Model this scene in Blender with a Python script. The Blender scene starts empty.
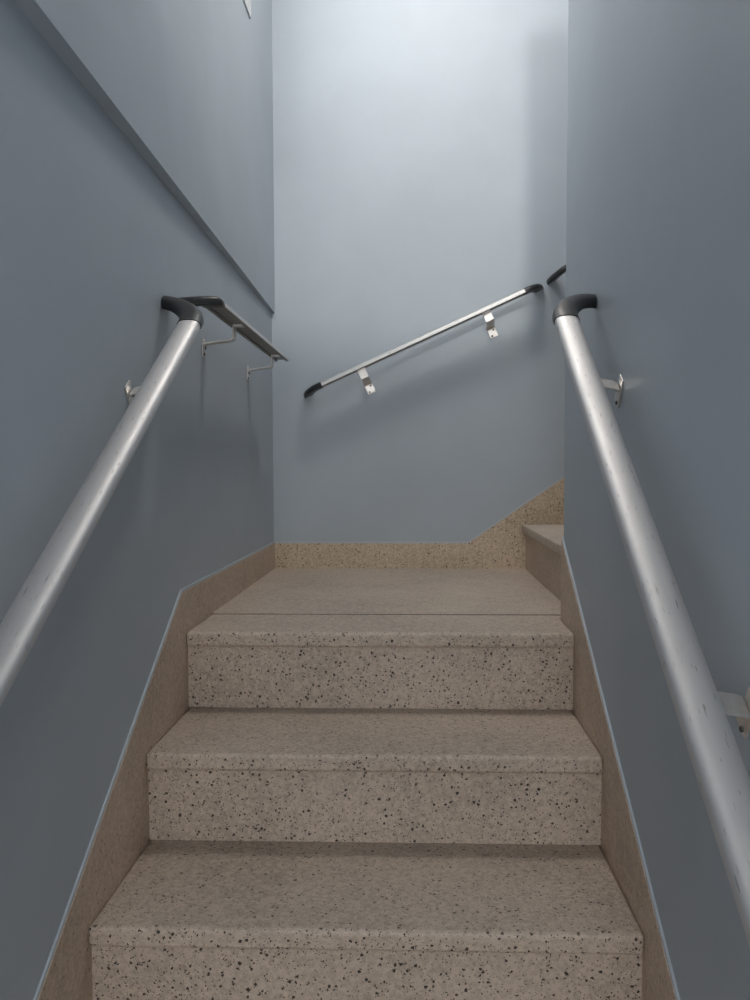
import bpy, bmesh, math, random
from mathutils import Vector, Matrix
random.seed(4)
S = bpy.context.scene
COL = S.collection
# ------------------------------------------------------------------ dimensions (metres; landing edge at y=0, z=0)
XL, XR, YB = -0.5016, 0.3430, 1.1494      # left skirting face, right skirting face, back skirting face
T, RI = 0.2800, 0.17125                   # tread going, riser height
OV, NT = 0.0163, 0.0335                   # nosing overhang, nosing depth
SK = 0.005                                # how far skirtings stand proud of the walls
YW = 0.1774                               # end of the right wall
NX, NZ = 0.376, 0.157                     # first nosing of the next flight
WL, WR, WB = XL - SK, XR + SK, YB + SK    # wall planes
YF = -3.2
ZF = -7 * RI
ZC = 2.5
NSTEP = 6

# ------------------------------------------------------------------ node helpers
def new_mat(name):
    m = bpy.data.materials.new(name); m.use_nodes = True
    nt = m.node_tree
    return m, nt, nt.nodes['Principled BSDF']
def N(nt, kind, **kw):
    n = nt.nodes.new(kind)
    for k, v in kw.items():
        if k in n.inputs: n.inputs[k].default_value = v
        else: setattr(n, k, v)
    return n
def ramp(nt, stops):
    n = nt.nodes.new('ShaderNodeValToRGB')
    e = n.color_ramp.elements
    e[0].position, e[0].color = stops[0][0], (*stops[0][1], 1)
    e[1].position, e[1].color = stops[1][0], (*stops[1][1], 1)
    for p, c in stops[2:]:
        q = e.new(p); q.color = (*c, 1)
    return n
def srgb(r, g, b):
    f = lambda c: c / 12.92 if c <= .04045 else ((c + .055) / 1.055) ** 2.4
    return tuple(f(c / 255) for c in (r, g, b))
def mixc(nt, fac, a, b):
    n = nt.nodes.new('ShaderNodeMix'); n.data_type = 'RGBA'
    for sock, v in ((n.inputs[0], fac), (n.inputs[6], a), (n.inputs[7], b)):
        if isinstance(v, (int, float)): sock.default_value = v
        elif isinstance(v, tuple): sock.default_value = (*v, 1) if len(v) == 3 else v
        else: nt.links.new(v, sock)
    return n.outputs[2]
def math_n(nt, op, a, b=None):
    n = nt.nodes.new('ShaderNodeMath'); n.operation = op
    for i, v in enumerate((a, b)):
        if v is None: continue
        if isinstance(v, (int, float)): n.inputs[i].default_value = v
        else: nt.links.new(v, n.inputs[i])
    return n.outputs[0]

def wall_paint(name, col, amount=.06, rough=.5):
    m, nt, b = new_mat(name)
    g = N(nt, 'ShaderNodeNewGeometry')
    n1 = N(nt, 'ShaderNodeTexNoise', Scale=2.2, Detail=5.0, Roughness=.55)
    nt.links.new(g.outputs['Position'], n1.inputs['Vector'])
    r = ramp(nt, [(.3, tuple(c * (1 - amount) for c in col)), (.7, tuple(min(1, c * (1 + amount)) for c in col))])
    nt.links.new(n1.outputs['Fac'], r.inputs['Fac'])
    nt.links.new(r.outputs['Color'], b.inputs['Base Color'])
    b.inputs['Roughness'].default_value = rough
    b.inputs['Specular IOR Level'].default_value = .35
    n2 = N(nt, 'ShaderNodeTexNoise', Scale=9.0, Detail=4.0)
    nt.links.new(g.outputs['Position'], n2.inputs['Vector'])
    bp = N(nt, 'ShaderNodeBump', Strength=.08, Distance=.01)
    nt.links.new(n2.outputs['Fac'], bp.inputs['Height'])
    nt.links.new(bp.outputs['Normal'], b.inputs['Normal'])
    return m

def terrazzo(name, base, chip, big, small, contrast=1.0, rough=.45, tint=None):
    """base cement colour with dark irregular stone chips; big / small set how many of each show"""
    m, nt, b = new_mat(name)
    g = N(nt, 'ShaderNodeNewGeometry')
    mpr = N(nt, 'ShaderNodeMapping'); mpr.inputs['Rotation'].default_value = (.62, .47, .83)
    nt.links.new(g.outputs['Position'], mpr.inputs['Vector'])
    pos = mpr.outputs['Vector']
    warp = N(nt, 'ShaderNodeTexNoise', Scale=240.0, Detail=3.0)
    nt.links.new(pos, warp.inputs['Vector'])
    sc = N(nt, 'ShaderNodeVectorMath', operation='SCALE'); sc.inputs['Scale'].default_value = .0066
    nt.links.new(warp.outputs['Color'], sc.inputs[0])
    ad = N(nt, 'ShaderNodeVectorMath', operation='ADD')
    nt.links.new(pos, ad.inputs[0]); nt.links.new(sc.outputs[0], ad.inputs[1])
    masks = []
    for scale, dens, thr in ((145.0, big, .34), (310.0, small, .36)):
        v = N(nt, 'ShaderNodeTexVoronoi', Scale=scale)
        nt.links.new(ad.outputs[0], v.inputs['Vector'])
        sep = N(nt, 'ShaderNodeSeparateColor')
        nt.links.new(v.outputs['Color'], sep.inputs[0])
        clump = N(nt, 'ShaderNodeTexNoise', Scale=11.0, Detail=2.0)
        nt.links.new(pos, clump.inputs['Vector'])
        d = math_n(nt, 'MULTIPLY', math_n(nt, 'ADD', clump.outputs['Fac'], .5), dens)
        on = math_n(nt, 'LESS_THAN', sep.outputs[0], d)
        size = math_n(nt, 'MULTIPLY', sep.outputs[1], thr)
        size = math_n(nt, 'ADD', size, .07)
        inside = math_n(nt, 'LESS_THAN', v.outputs['Distance'], size)
        masks.append(math_n(nt, 'MULTIPLY', on, inside))
    n1 = N(nt, 'ShaderNodeTexNoise', Scale=3.5, Detail=6.0, Roughness=.6)
    nt.links.new(pos, n1.inputs['Vector'])
    r1 = ramp(nt, [(.3, tuple(c * .80 for c in base)), (.72, tuple(c * 1.12 for c in base))])
    nt.links.new(n1.outputs['Fac'], r1.inputs['Fac'])
    n2 = N(nt, 'ShaderNodeTexNoise', Scale=140.0, Detail=3.0, Roughness=.7)
    nt.links.new(pos, n2.inputs['Vector'])
    r2 = ramp(nt, [(.33, (.72, .70, .68)), (.66, (1.12, 1.12, 1.12))])
    nt.links.new(n2.outputs['Fac'], r2.inputs['Fac'])
    mul = nt.nodes.new('ShaderNodeMix'); mul.data_type = 'RGBA'; mul.blend_type = 'MULTIPLY'
    mul.inputs[0].default_value = .75
    nt.links.new(r1.outputs['Color'], mul.inputs[6]); nt.links.new(r2.outputs['Color'], mul.inputs[7])
    # pale aggregate
    vp = N(nt, 'ShaderNodeTexVoronoi', Scale=120.0)
    nt.links.new(ad.outputs[0], vp.inputs['Vector'])
    sp = N(nt, 'ShaderNodeSeparateColor'); nt.links.new(vp.outputs['Color'], sp.inputs[0])
    pale = math_n(nt, 'MULTIPLY', math_n(nt, 'LESS_THAN', sp.outputs[2], .35), .35)
    c = mixc(nt, pale, mul.outputs[2], tuple(min(1, x * 1.25) for x in base))
    for mk in (masks[1], masks[0]):
        f = math_n(nt, 'MULTIPLY', mk, contrast)
        c = mixc(nt, f, c, chip)
    nt.links.new(c, b.inputs['Base Color'])
    b.inputs['Roughness'].default_value = rough
    b.inputs['Specular IOR Level'].default_value = .3
    bp = N(nt, 'ShaderNodeBump', Strength=.12, Distance=.002)
    nt.links.new(n2.outputs['Fac'], bp.inputs['Height'])
    nt.links.new(bp.outputs['Normal'], b.inputs['Normal'])
    return m

def metal(name, col, rough, scuff=True):
    m, nt, b = new_mat(name)
    b.inputs['Metallic'].default_value = .9
    tc = N(nt, 'ShaderNodeTexCoord')
    if scuff:
        mp = N(nt, 'ShaderNodeMapping'); mp.inputs['Scale'].default_value = (9, 60, 60)
        nt.links.new(tc.outputs['UV'], mp.inputs['Vector'])
        n = N(nt, 'ShaderNodeTexNoise', Scale=1.0, Detail=4.0, Roughness=.65)
        nt.links.new(mp.outputs['Vector'], n.inputs['Vector'])
        r = ramp(nt, [(.28, tuple(c * .55 for c in col)), (.36, col)])
        nt.links.new(n.outputs['Fac'], r.inputs['Fac'])
        # short oblique scratches
        c = r.outputs['Color']
        for rot, off, lev in ((.22, 0, .715), (-.35, 7.3, .735)):
            mp2 = N(nt, 'ShaderNodeMapping'); mp2.inputs['Scale'].default_value = (34, 330, 1)
            mp2.inputs['Rotation'].default_value = (0, 0, rot); mp2.inputs['Location'].default_value = (off, off, 0)
            nt.links.new(tc.outputs['UV'], mp2.inputs['Vector'])
            n3 = N(nt, 'ShaderNodeTexNoise', Scale=1.0, Detail=1.0)
            nt.links.new(mp2.outputs['Vector'], n3.inputs['Vector'])
            c = mixc(nt, math_n(nt, 'MULTIPLY', math_n(nt, 'GREATER_THAN', n3.outputs['Fac'], lev), .5), c, tuple(x * .3 for x in col))
        nt.links.new(c, b.inputs['Base Color'])
        rr = N(nt, 'ShaderNodeMapRange'); rr.inputs['To Min'].default_value = rough + .12; rr.inputs['To Max'].default_value = rough - .05
        nt.links.new(n.outputs['Fac'], rr.inputs['Value']); nt.links.new(rr.outputs['Result'], b.inputs['Roughness'])
    else:
        n = N(nt, 'ShaderNodeTexNoise', Scale=60.0, Detail=3.0)
        nt.links.new(tc.outputs['Object'], n.inputs['Vector'])
        r = ramp(nt, [(.3, tuple(c * .85 for c in col)), (.65, col)])
        nt.links.new(n.outputs['Fac'], r.inputs['Fac']); nt.links.new(r.outputs['Color'], b.inputs['Base Color'])
        b.inputs['Roughness'].default_value = rough
    return m

def simple(name, col, rough=.5, spec=.5, emit=None, strength=0):
    m, nt, b = new_mat(name)
    g = N(nt, 'ShaderNodeNewGeometry')
    n = N(nt, 'ShaderNodeTexNoise', Scale=45.0, Detail=3.0)
    nt.links.new(g.outputs['Position'], n.inputs['Vector'])
    r = ramp(nt, [(.3, tuple(c * .9 for c in col)), (.7, tuple(min(1, c * 1.08) for c in col))])
    nt.links.new(n.outputs['Fac'], r.inputs['Fac']); nt.links.new(r.outputs['Color'], b.inputs['Base Color'])
    b.inputs['Roughness'].default_value = rough
    b.inputs['Specular IOR Level'].default_value = spec
    if emit:
        b.inputs['Emission Color'].default_value = (*emit, 1); b.inputs['Emission Strength'].default_value = strength
    return m

M = {}
M['wall'] = wall_paint('blue_grey_wall_paint', (.385, .44, .492))
M['bead'] = wall_paint('pale_blue_paint_edge', (.43, .485, .53), .03)
M['ceil'] = wall_paint('white_ceiling_paint', (.78, .79, .8), .02, .7)
CH = (.028, .024, .022)
M['riser'] = terrazzo('speckled_terrazzo', (.53, .445, .37), CH, .40, .40, .95)
M['tread'] = terrazzo('worn_terrazzo', (.47, .395, .33), (.05, .042, .036), .26, .36, .85, .5)
M['land'] = terrazzo('scuffed_terrazzo', (.50, .42, .35), (.09, .075, .06), .12, .36, .75, .55)
M['skirt'] = terrazzo('fine_terrazzo', (.53, .425, .335), (.09, .07, .055), .09, .2, .65)
M['back'] = terrazzo('ochre_terrazzo', (.56, .455, .335), (.05, .04, .035), .36, .40, .9)
M['alu'] = metal('satin_aluminium', (.63, .63, .635), .54)
M['channel'] = metal('dull_shaded_channel', (.30, .295, .28), .55, False)  # duller underside metal, its dark reflection also put into the colour
M['strap'] = metal('bracket_steel', (.74, .72, .69), .42, False)
M['black'] = simple('black_plastic', (.012, .013, .015), .38, .5)
M['screw'] = simple('dark_screw', (.02, .02, .02), .5)
M['frame'] = simple('white_frame', (.62, .64, .66), .45)
M['floor'] = terrazzo('floor_terrazzo', (.45, .39, .33), CH, .2, .3, .9)
M['pane'] = simple('frosted_daylit_pane', (.8, .85, .9), .4, .5, (1, .975, .94), 9.0)
M['fill_side'] = simple('side_fill_glow', (.85, .85, .85), .4, .5, (1.0, .93, .85), 40.0)  # glow of the added panel on the far right wall
M['fill_low'] = simple('low_fill_glow', (.85, .85, .85), .4, .5, (1.0, .97, .945), 7.4)  # glow of the added fill panel behind the camera
M['lamp'] = simple('lit_lamp_glass', (.9, .9, .9), .4, .5, (1, .925, .85), 31.0)

# ------------------------------------------------------------------ mesh helpers
def link(name, bm, mat, parent=None, bevel=0, smooth=False, seg=2):
    bmesh.ops.recalc_face_normals(bm, faces=bm.faces)
    me = bpy.data.meshes.new(name); bm.to_mesh(me); bm.free()
    o = bpy.data.objects.new(name, me); COL.objects.link(o)
    me.materials.append(mat)
    if smooth:
        for p in me.polygons: p.use_smooth = True
    if parent: o.parent = parent
    if bevel:
        md = o.modifiers.new('Bevel', 'BEVEL'); md.width = bevel; md.segments = seg; md.limit_method = 'ANGLE'
        md.angle_limit = math.radians(35)
        for p in me.polygons: p.use_smooth = True
        ws = o.modifiers.new('Weighted', 'WEIGHTED_NORMAL'); ws.keep_sharp = False
    return o
def box(bm, x0, x1, y0, y1, z0, z1):
    vs = [bm.verts.new((x, y, z)) for x in (x0, x1) for y in (y0, y1) for z in (z0, z1)]
    for f in ((0, 1, 3, 2), (4, 6, 7, 5), (0, 4, 5, 1), (2, 3, 7, 6), (0, 2, 6, 4), (1, 5, 7, 3)):
        bm.faces.new([vs[i] for i in f])
def prism(bm, pts, axis, a, b):
    """extrude a closed outline (pairs in the two other axes, in order) from a to b along axis"""
    def mk(p, v):
        c = list(p); c.insert(axis, v); return bm.verts.new(c)
    A = [mk(p, a) for p in pts]; B = [mk(p, b) for p in pts]
    bm.faces.new(A); bm.faces.new(B[::-1])
    for i in range(len(pts)):
        j = (i + 1) % len(pts)
        bm.faces.new((A[i], A[j], B[j], B[i]))
def B_(*args):
    bm = bmesh.new(); box(bm, *args); return bm
def P_(pts, axis, a, b):
    bm = bmesh.new(); prism(bm, pts, axis, a, b); return bm
def empty(name, loc, label, cat, group=None):
    o = bpy.data.objects.new(name, None); COL.objects.link(o); o.location = loc
    o.empty_display_size = .05
    o['label'] = label; o['category'] = cat
    if group: o['group'] = group
    return o
def struct(o, label=None, cat=None):
    o['kind'] = 'structure'
    if label: o['label'] = label
    if cat: o['category'] = cat
    return o

# ------------------------------------------------------------------ the shell
TH = .15
# left wall: window opening high up, y WY0..WY1, z WZ0..WZ1
WY0, WY1, WZ0, WZ1 = .33, .735, 1.69, 2.3
bm = bmesh.new()
box(bm, WL - TH, WL, YF, WB + TH, ZF - .1, WZ0)
box(bm, WL - TH, WL, YF, WY0, WZ0, ZC)
box(bm, WL - TH, WL, WY1, WB + TH, WZ0, ZC)
box(bm, WL - TH, WL, WY0, WY1, WZ1, ZC)
wl = struct(link('wall_left', bm, M['wall']), 'blue-grey painted left wall beside the stairs and landing', 'wall')
# the upper part of the left wall stands slightly proud: a thicker plaster facing with a crisp lower edge
bm = bmesh.new()
def facing(y0, y1, zb0, zb1, zt):
    f = lambda y: .022 + (.006 - .022) * (y + .65) / (WB + .65)
    g = lambda y: .944 + (.904 - .944) * (y + .65) / (WB + .65)
    a = []
    for y in (y0, y1):
        lo = g(y) if zb0 is None else zb0
        a.append([bm.verts.new((WL, y, lo)), bm.verts.new((WL + SK + f(y), y, lo)), bm.verts.new((WL + SK + f(y), y, zt)), bm.verts.new((WL, y, zt))])
    bm.faces.new(a[0]); bm.faces.new(a[1][::-1])
    for i in range(4):
        j = (i + 1) % 4
        bm.faces.new((a[0][i], a[1][i], a[1][j], a[0][j]))
facing(YF, WB, None, None, WZ0)
facing(YF, WY0, WZ0, WZ0, ZC); facing(WY1, WB, WZ0, WZ0, ZC); facing(WY0, WY1, WZ1, WZ1, ZC)
struct(link('trim_1', bm, M['wall']), 'thicker upper facing of the left wall with a straight lower edge', 'wall facing')
struct(link('wall_back', B_(WL, 2.4, WB, WB + TH, ZF, ZC), M['wall']), 'pale blue-grey wall behind the landing', 'wall')
ZT = 1.947
bm = P_([(WR, YF), (WR + .12, YF), (WR + .12, YW - .12), (2.25, YW - .12), (2.25, YW), (WR, YW)], 2, ZF - .1, ZT)
struct(link('wall_right', bm, M['wall'], bevel=.006), 'blue-grey painted wall on the right ending beside the landing', 'wall')
struct(link('wall_far_right', B_(2.25, 2.4, YF, WB, ZF, ZC), M['wall']), 'wall closing the upper flight', 'wall')
struct(link('wall_front', B_(WL - TH, 2.4, YF - TH, YF, ZF, ZC), M['wall']), 'wall at the foot of the stairs', 'wall')
struct(link('ceiling', B_(WL - TH, 2.4, YF - TH, WB + TH, ZC, ZC + .1), M['ceil']), 'white ceiling of the stairwell', 'ceiling')
struct(link('ceiling_lower', B_(WL, WR, YF, -.75, 1.22, 1.43), M['ceil']), 'white slab over the lower flight', 'ceiling')
struct(link('floor', B_(WL - TH, WR + .12, YF - TH, -NSTEP * T + OV, ZF - .1, ZF), M['floor']), 'speckled terrazzo floor at the foot of the stairs', 'floor')

# windows, plus two added fill panels
def window(name, axis, at, a0, a1, z0, z1, depth, label, pane='pane', flip=1):
    """frosted window in a wall normal to axis; a0..a1 runs along the wall"""
    fw = .035
    root = bpy.data.objects.new(name, None); COL.objects.link(root)
    root.location = (at, a0, z0) if axis == 0 else (a0, at, z0)
    struct(root, label, 'window')
    W, H = a1 - a0, z1 - z0
    def bx(p0, p1, q0, q1, d0, d1, bm):
        d0, d1 = sorted((d0 * flip, d1 * flip))
        if axis == 0: box(bm, d0, d1, p0, p1, q0, q1)
        else: box(bm, p0, p1, d0, d1, q0, q1)
    bm = bmesh.new()
    bx(0, W, 0, fw, -depth, 0, bm); bx(0, W, H - fw, H, -depth, 0, bm)
    bx(0, fw, fw, H - fw, -depth, 0, bm); bx(W - fw, W, fw, H - fw, -depth, 0, bm)
    link('window_frame', bm, M['frame'], root, .002)
    bm = bmesh.new(); bx(fw, W - fw, fw, H - fw, -depth * .6, -depth * .45, bm)
    link('pane', bm, M[pane], root)
    return root
window('window_1', 0, WL + .02, WY0, WY1, WZ0, WZ1, .08, 'frosted window high in the left wall above the landing')
window('window_2', 1, YF + .03, -.12, .33, 1.95, 2.4, .06, 'tall narrow frosted window on the upper storey')

window('fill_panel_side', 0, 2.25 - .02, .35, 1.05, 1.95, 2.4, .06, 'added unseen glowing panel over the upper flight, brightening the left wall', 'fill_side', -1)  # invented source, added so more light reaches the left wall
window('fill_panel_low', 1, YF + .03, -.42, .26, -.3, 1.0, .06, 'added unseen glowing panel behind the camera, filling the risers with light', 'fill_low')  # invented glazing, added as fill light for the risers

# ------------------------------------------------------------------ terrazzo skirtings
def skirting(name, pts, axis, face, back, label, mat, topn):
    """outline pts of the skirting face; the first topn points run along its upper edge and carry the pale painted edge"""
    root = struct(link(name, P_(pts, axis, face, back), mat), label, 'skirting')
    bm = bmesh.new()
    w = .006
    top = pts[:topn]
    up = [(p[0], p[1] + w) for p in top]
    s = 1 if face > back else -1
    prism(bm, top + up[::-1], axis, back, face - s * .0012)
    e = link('painted_edge', bm, M['bead'], root)
    e['label'] = 'pale blue painted top edge'
    return root
lp = lambda y: .103 + .627 * y
skirting('baseboard_left', [(-1.9, lp(-1.9)), (-.021, .09), (WB, .09), (WB, -.25), (.05, -.25), (-1.9, lp(-1.9) - .47)], 0, XL, WL,
         'speckled skirting along the left wall, rising with the stairs then level', M['skirt'], 3)
rp = lambda y: .08 + .607 * y
skirting('baseboard_right', [(-1.9, rp(-1.9)), (YW, rp(YW)), (YW, -.25), (.05, -.25), (-1.9, rp(-1.9) - .47)], 0, XR, WR,
         'speckled skirting climbing the right wall to its end', M['skirt'], 2)
bx0 = .186; bs = .69
skirting('baseboard_back', [(XL, .09), (bx0, .09), (1.5, .09 + bs * (1.5 - bx0)), (1.5, .5), (bx0 + .3, -.05), (XL, -.05)], 1, YB, WB,
         'ochre speckled skirting on the back wall, kinking upwards at the next flight', M['back'], 3)

def two_tone(o, mat):
    o.data.materials.append(mat)
    for p in o.data.polygons:
        if p.normal.z < .5: p.material_index = 1
    return o
# ------------------------------------------------------------------ stairs
def tread_mesh(x0, x1, y0, y1, z):
    return B_(x0, x1, y0, y1, z - NT, z)
st = empty('staircase', (0, -NSTEP * T, ZF), 'speckled beige terrazzo staircase of full-width steps rising to the landing', 'staircase')
def to(o, root):
    """keep world-space mesh data under a moved parent"""
    o.parent = root
    o.matrix_parent_inverse = Matrix.Translation(-root.location)
    return o
for k in range(NSTEP, 0, -1):
    z = -k * RI; y = -k * T
    tr = to(two_tone(link('step', tread_mesh(XL, XR, y, y + T + OV + .02, z), M['tread'], bevel=.008, seg=4), M['riser']), st)
    tr['label'] = 'worn terrazzo tread with a rounded nosing'
    rs = link('riser', B_(XL, XR, y + OV, y + OV + .03, z - RI, z - NT), M['riser'], tr)
    rs.matrix_parent_inverse = tr.matrix_world.inverted()
# landing
JY = .229
ld = empty('landing', (0, .3, -RI), 'speckled terrazzo landing at the turn of the stairs with a joint near its edge', 'landing')
to(two_tone(link('nosing_slab', P_([(XL, 0), (XR, 0), (XR, YW + .001), (NX + .013, YW + .001), (NX + .013, JY - .001), (XL, JY - .001)], 2, -NT, 0), M['land'], bevel=.008, seg=4), M['riser']), ld)
to(link('landing_slab', P_([(XL, JY + .001), (NX + .013, JY + .001), (NX + .013, YB), (XL, YB)], 2, -.06, 0), M['land']), ld)
to(link('joint', B_(XL, NX + .013, JY - .001, JY + .001, -.03, -.0006), M['screw']), ld)
to(link('riser', B_(XL, XR, OV, OV + .03, -RI, -NT), M['riser']), ld)
# next flight, turning right off the landing
T2, R2 = .247, .165
up = empty('staircase', (NX, (YW + YB) / 2, 0), 'second flight of terrazzo steps turning right behind the right wall', 'staircase')
for k in range(1, 5):
    x = NX + (k - 1) * T2; z = NZ + (k - 1) * R2
    zb = 0 if k == 1 else z - R2
    tr = to(link('step', B_(x, x + T2 + .03, YW + .002, YB, z - .03, z), M['land'], bevel=.004), up)
    rs = link('riser', B_(x + .014, x + .044, YW + .002, YB, zb, z - .03), M['skirt'], tr)

# ------------------------------------------------------------------ handrails
PW, PH = .044, .017
def rail_profile(w, h, groove=True):
    """closed outline (across, up) of the flat handrail: domed top, channel underneath"""
    pts = []
    n = 10
    for i in range(n + 1):
        a = math.pi * i / n
        c, s = math.cos(a), math.sin(a)
        px = w / 2 * math.copysign(abs(c) ** .75, c); pz = h * .80 * abs(s) ** .8 - h * .30
        pts.append((px, pz))
    pts += [(-w / 2, -h * .42), (-w / 2 + .003, -h * .5)]
    if groove:
        pts += [(-w * .30, -h * .5), (-w * .30, -h * .2), (w * .30, -h * .2), (w * .30, -h * .5)]
    pts += [(w / 2 - .003, -h * .5), (w / 2, -h * .42)]
    return pts
def sweep(bm, prof, frames, caps=True, uv=True):
    """frames: list of (origin, across, up)"""
    uvl = bm.loops.layers.uv.verify() if uv else None
    rings = [[bm.verts.new(o + a * p[0] + u * p[1]) for p in prof] for o, a, u in frames]
    per = [0]
    for i in range(len(prof)):
        q, p = prof[(i + 1) % len(prof)], prof[i]
        per.append(per[-1] + math.hypot(q[0] - p[0], q[1] - p[1]))
    L = 0
    for k in range(len(rings) - 1):
        d = (frames[k + 1][0] - frames[k][0]).length
        for i in range(len(prof)):
            j = (i + 1) % len(prof)
            f = bm.faces.new((rings[k][i], rings[k][j], rings[k + 1][j], rings[k + 1][i]))
            if uv:
                for lp_, c in zip(f.loops, ((L, per[i]), (L, per[i + 1]), (L + d, per[i + 1]), (L + d, per[i]))): lp_[uvl].uv = c
        L += d
    if caps:
        bm.faces.new(rings[0]); bm.faces.new(rings[-1][::-1])

def handrail(A, B, n, e, label, cap_a, cap_b, brackets, R1=.085, dip=0, drop=1.0, name='handrail'):
    """A, B: ends of the metal rail (profile centre); n: wall normal into the room; e: distance of the rail from the wall"""
    A, B, n = Vector(A), Vector(B), Vector(n).normalized()
    root = empty(name, A, label, 'handrail', 'aluminium handrails of the stairwell')
    a = (B - A).normalized(); u = a.cross(n)
    if u.z < 0: u = -u
    L = (B - A).length
    bm = bmesh.new()
    k = max(2, int(L / .1))
    sweep(bm, rail_profile(PW, PH), [(a * (L * i / k), n, u) for i in range(k + 1)])
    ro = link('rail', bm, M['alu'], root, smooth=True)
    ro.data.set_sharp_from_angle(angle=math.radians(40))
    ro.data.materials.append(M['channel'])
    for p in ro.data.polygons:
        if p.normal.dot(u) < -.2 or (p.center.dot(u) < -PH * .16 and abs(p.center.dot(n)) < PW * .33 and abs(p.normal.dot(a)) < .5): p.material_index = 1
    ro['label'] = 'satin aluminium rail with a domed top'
    # black end pieces bending back to the wall
    for flag, org, d in ((cap_a, Vector((0, 0, 0)), -a), (cap_b, a * L, a)):
        if not flag: continue
        bm = bmesh.new()
        fr = []
        fr.append((org - d * .006, n, u)); fr.append((org + d * .012, n, u))
        steps = 14
        for i in range(1, steps + 1):
            q = i / steps
            o = org + d * (.012 + (R1 - .012) * math.sin(q * 1.2) / math.sin(1.2)) - n * (e - .002) * q ** 1.7 - u * dip * q ** 2
            th = math.pi / 2 * q ** 1.15
            ac = n * math.cos(th) + d * math.sin(th)
            fr.append((o, ac * (1 - .25 * q), u))
        fr2 = fr
        sweep(bm, rail_profile(PW + .003, PH + .003, False), fr2)
        c = link('end_cap', bm, M['black'], root, smooth=True)
        c.data.set_sharp_from_angle(angle=math.radians(50))
        c['label'] = 'black plastic end piece curving back to the wall'
    # brackets of bent flat bar
    w, th = .0145, .0035
    for s in brackets:
        P = a * s
        top = P - u * (PH * .2)
        path = [(.014, -.0015), (-.0145, -.0015)]
        # outline of the bent strap in (n, u) about the rail centre: saddle, drop, sloping arm, wall plate
        rail_under = -PH * .2
        so = -.013
        pts = [(so, rail_under - .002), (so, rail_under - .036), (so - .006, rail_under - .042), (-e + .014, rail_under - .050), (-e + .006, rail_under - .053), (-e + .0022, rail_under - .059), (-e + .0022, rail_under - .086)]
        pts = [(q[0], rail_under + (q[1] - rail_under) * drop) for q in pts]
        def strap(pts, th):
            up_, lo_ = [], []
            for i, p in enumerate(pts):
                q0 = Vector(pts[max(0, i - 1)]); q1 = Vector(pts[min(len(pts) - 1, i + 1)])
                t = (q1 - q0).normalized(); nn = Vector((-t.y, t.x))
                up_.append(Vector(p) + nn * th / 2); lo_.append(Vector(p) - nn * th / 2)
            return up_ + lo_[::-1]
        out = strap(pts, th)
        bm = bmesh.new()
        def ext(outline, hw):
            f0 = [bm.verts.new(P + n * q[0] + u * q[1] - a * hw) for q in outline]
            f1 = [bm.verts.new(P + n * q[0] + u * q[1] + a * hw) for q in outline]
            m = len(outline)
            for i in range(m):
                j = (i + 1) % m
                bm.faces.new((f0[i], f0[j], f1[j], f1[i]))
            h = m // 2
            for ff in (f0, f1):
                for i in range(h - 1):
                    bm.faces.new((ff[i], ff[i + 1], ff[m - 2 - i], ff[m - 1 - i]))
        ext(out, w)
        ext([Vector((-.0135, rail_under + .0005)), Vector((.0135, rail_under + .0005)), Vector((.0135, rail_under - .003)), Vector((-.0135, rail_under - .003))], w)
        br = link('bracket', bm, M['strap'], root, .0008)
        # back plate and its two screws
        def slab(q0, q1, hw, name, mat, par, ca=0):
            bm2 = bmesh.new()
            vs = []
            for x in (-hw, hw):
                for y in (q0[0], q1[0]):
                    for z in (q0[1], q1[1]):
                        vs.append(bm2.verts.new(P + a * (x + ca) + n * y + u * z))
            for f in ((0, 1, 3, 2), (4, 6, 7, 5), (0, 4, 5, 1), (2, 3, 7, 6), (0, 2, 6, 4), (1, 5, 7, 3)):
                bm2.faces.new([vs[i] for i in f])
            return link(name, bm2, mat, par, .0006)
        slab((-e + .0002, rail_under - .088 * drop), (-e + .0026, rail_under - .036 * drop), w * .9, 'wall_plate', M['strap'], br)
        for ca, dz in ((.006, -.062), (-.006, -.081)):
            bm2 = bmesh.new()
            c = P + a * ca - n * (e - .004) + u * (rail_under + dz * drop)
            r0 = [bm2.verts.new(c + (a * math.cos(q) + u * math.sin(q)) * .0035) for q in [math.tau * i / 12 for i in range(12)]]
            r1 = [bm2.verts.new(c + n * .0022 + (a * math.cos(q) + u * math.sin(q)) * .0028) for q in [math.tau * i / 12 for i in range(12)]]
            for i in range(12): bm2.faces.new((r0[i], r0[(i + 1) % 12], r1[(i + 1) % 12], r1[i]))
            bm2.faces.new(r1); bm2.faces.new(r0[::-1])
            sc_ = link('screw', bm2, M['screw'], br)
    return root

E_ = .0735
def on_line(y, y0, z0, s): return z0 + s * (y - y0)
# left stair rail
xl = XL + E_
zl = lambda y: on_line(y, -.2045, .632, .642)
zr = lambda y: on_line(y, -.257, .628, .69)
ya, yb = -1.55, -.205
ll = math.hypot(yb - ya, zl(yb) - zl(ya))
bl = lambda y: (y - ya) * math.hypot(1, .642)
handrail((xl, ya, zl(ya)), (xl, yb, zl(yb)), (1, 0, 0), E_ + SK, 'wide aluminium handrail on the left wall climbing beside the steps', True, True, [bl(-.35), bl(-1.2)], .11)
xr = XR - .071
ya2, yb2 = -1.55, -.262
br_ = lambda y: (y - ya2) * math.hypot(1, .69)
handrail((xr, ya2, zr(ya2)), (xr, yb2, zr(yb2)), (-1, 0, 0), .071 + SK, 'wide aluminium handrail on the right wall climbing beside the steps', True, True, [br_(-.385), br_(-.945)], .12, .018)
# landing rail on the left wall
handrail((XL + .083, -.055, .700), (XL + .083, .82, .700), (1, 0, 0), .083 + SK, 'short level handrail on the left wall above the landing, seen from below', True, False, [.255, .775], .032, .010, .85)
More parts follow.
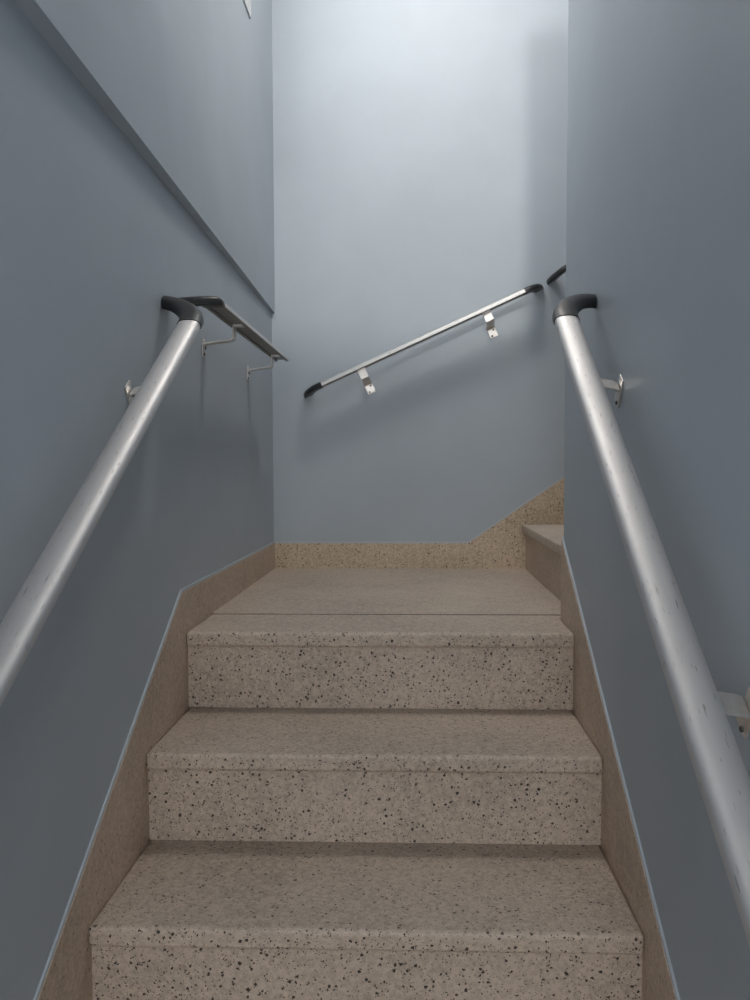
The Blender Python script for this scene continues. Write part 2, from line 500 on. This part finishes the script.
# back wall rail
yb3 = YB - .07
bs3 = .448
def bz(x): return .643 + bs3 * (x + .328)
c3 = math.hypot(1, bs3)
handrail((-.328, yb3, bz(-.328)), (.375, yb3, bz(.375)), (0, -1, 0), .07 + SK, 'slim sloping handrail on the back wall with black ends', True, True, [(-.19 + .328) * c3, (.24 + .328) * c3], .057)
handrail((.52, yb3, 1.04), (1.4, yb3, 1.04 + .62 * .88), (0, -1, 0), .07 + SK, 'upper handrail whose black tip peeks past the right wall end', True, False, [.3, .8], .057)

# ------------------------------------------------------------------ light, camera
w = bpy.data.worlds.new('World'); S.world = w; w.use_nodes = True
w.node_tree.nodes['Background'].inputs[0].default_value = (.6, .7, .8, 1)
w.node_tree.nodes['Background'].inputs[1].default_value = .05

cam = bpy.data.cameras.new('camera'); co = bpy.data.objects.new('camera', cam); COL.objects.link(co)
r = Vector((0.99954, 0.030242, -0.002189)); f = Vector((-0.030314, 0.998227, -0.051217)); u = r.cross(f)
al = bpy.data.lights.new('daylight', 'AREA'); al.shape = 'RECTANGLE'; al.size = .18; al.size_y = .26
al.energy = 38; al.color = (1, .945, .875)
ao = bpy.data.objects.new('daylight', al); COL.objects.link(ao)
ao.location = (.235, YF + .06, 2.25); ao.rotation_euler = (math.radians(80), 0, 0)
# flush ceiling light over the stairwell
cl = empty('ceiling_light', (.10, .38, ZC - .03), 'round flush ceiling light above the stairwell', 'ceiling light')
def disc(r, z0, z1, r1=None):
    bm = bmesh.new(); n = 40; r1 = r1 or r
    a = [bm.verts.new((r * math.cos(math.tau * i / n), r * math.sin(math.tau * i / n), z1)) for i in range(n)]
    b = [bm.verts.new((r1 * math.cos(math.tau * i / n), r1 * math.sin(math.tau * i / n), z0)) for i in range(n)]
    bm.faces.new(a); bm.faces.new(b[::-1])
    for i in range(n): bm.faces.new((a[i], a[(i + 1) % n], b[(i + 1) % n], b[i]))
    return bm
link('base', disc(.20, 0, .03), M['frame'], cl)
link('diffuser', disc(.185, -.035, 0, .165), M['lamp'], cl)
co.matrix_world = Matrix(((r.x, u.x, -f.x, 0), (r.y, u.y, -f.y, -1.7665), (r.z, u.z, -f.z, .3552), (0, 0, 0, 1)))
cam.sensor_width = 36; cam.lens = 822.78 * 36 / 1000
cam.shift_x = (375 - 390.56) / 1000; cam.shift_y = (510.85 - 500) / 1000
cam.clip_start = .02
S.camera = co
S.view_settings.view_transform = 'Standard'; S.view_settings.look = 'None'
S.view_settings.gamma = 1; S.view_settings.use_curve_mapping = False
S.view_settings.exposure = 0.24
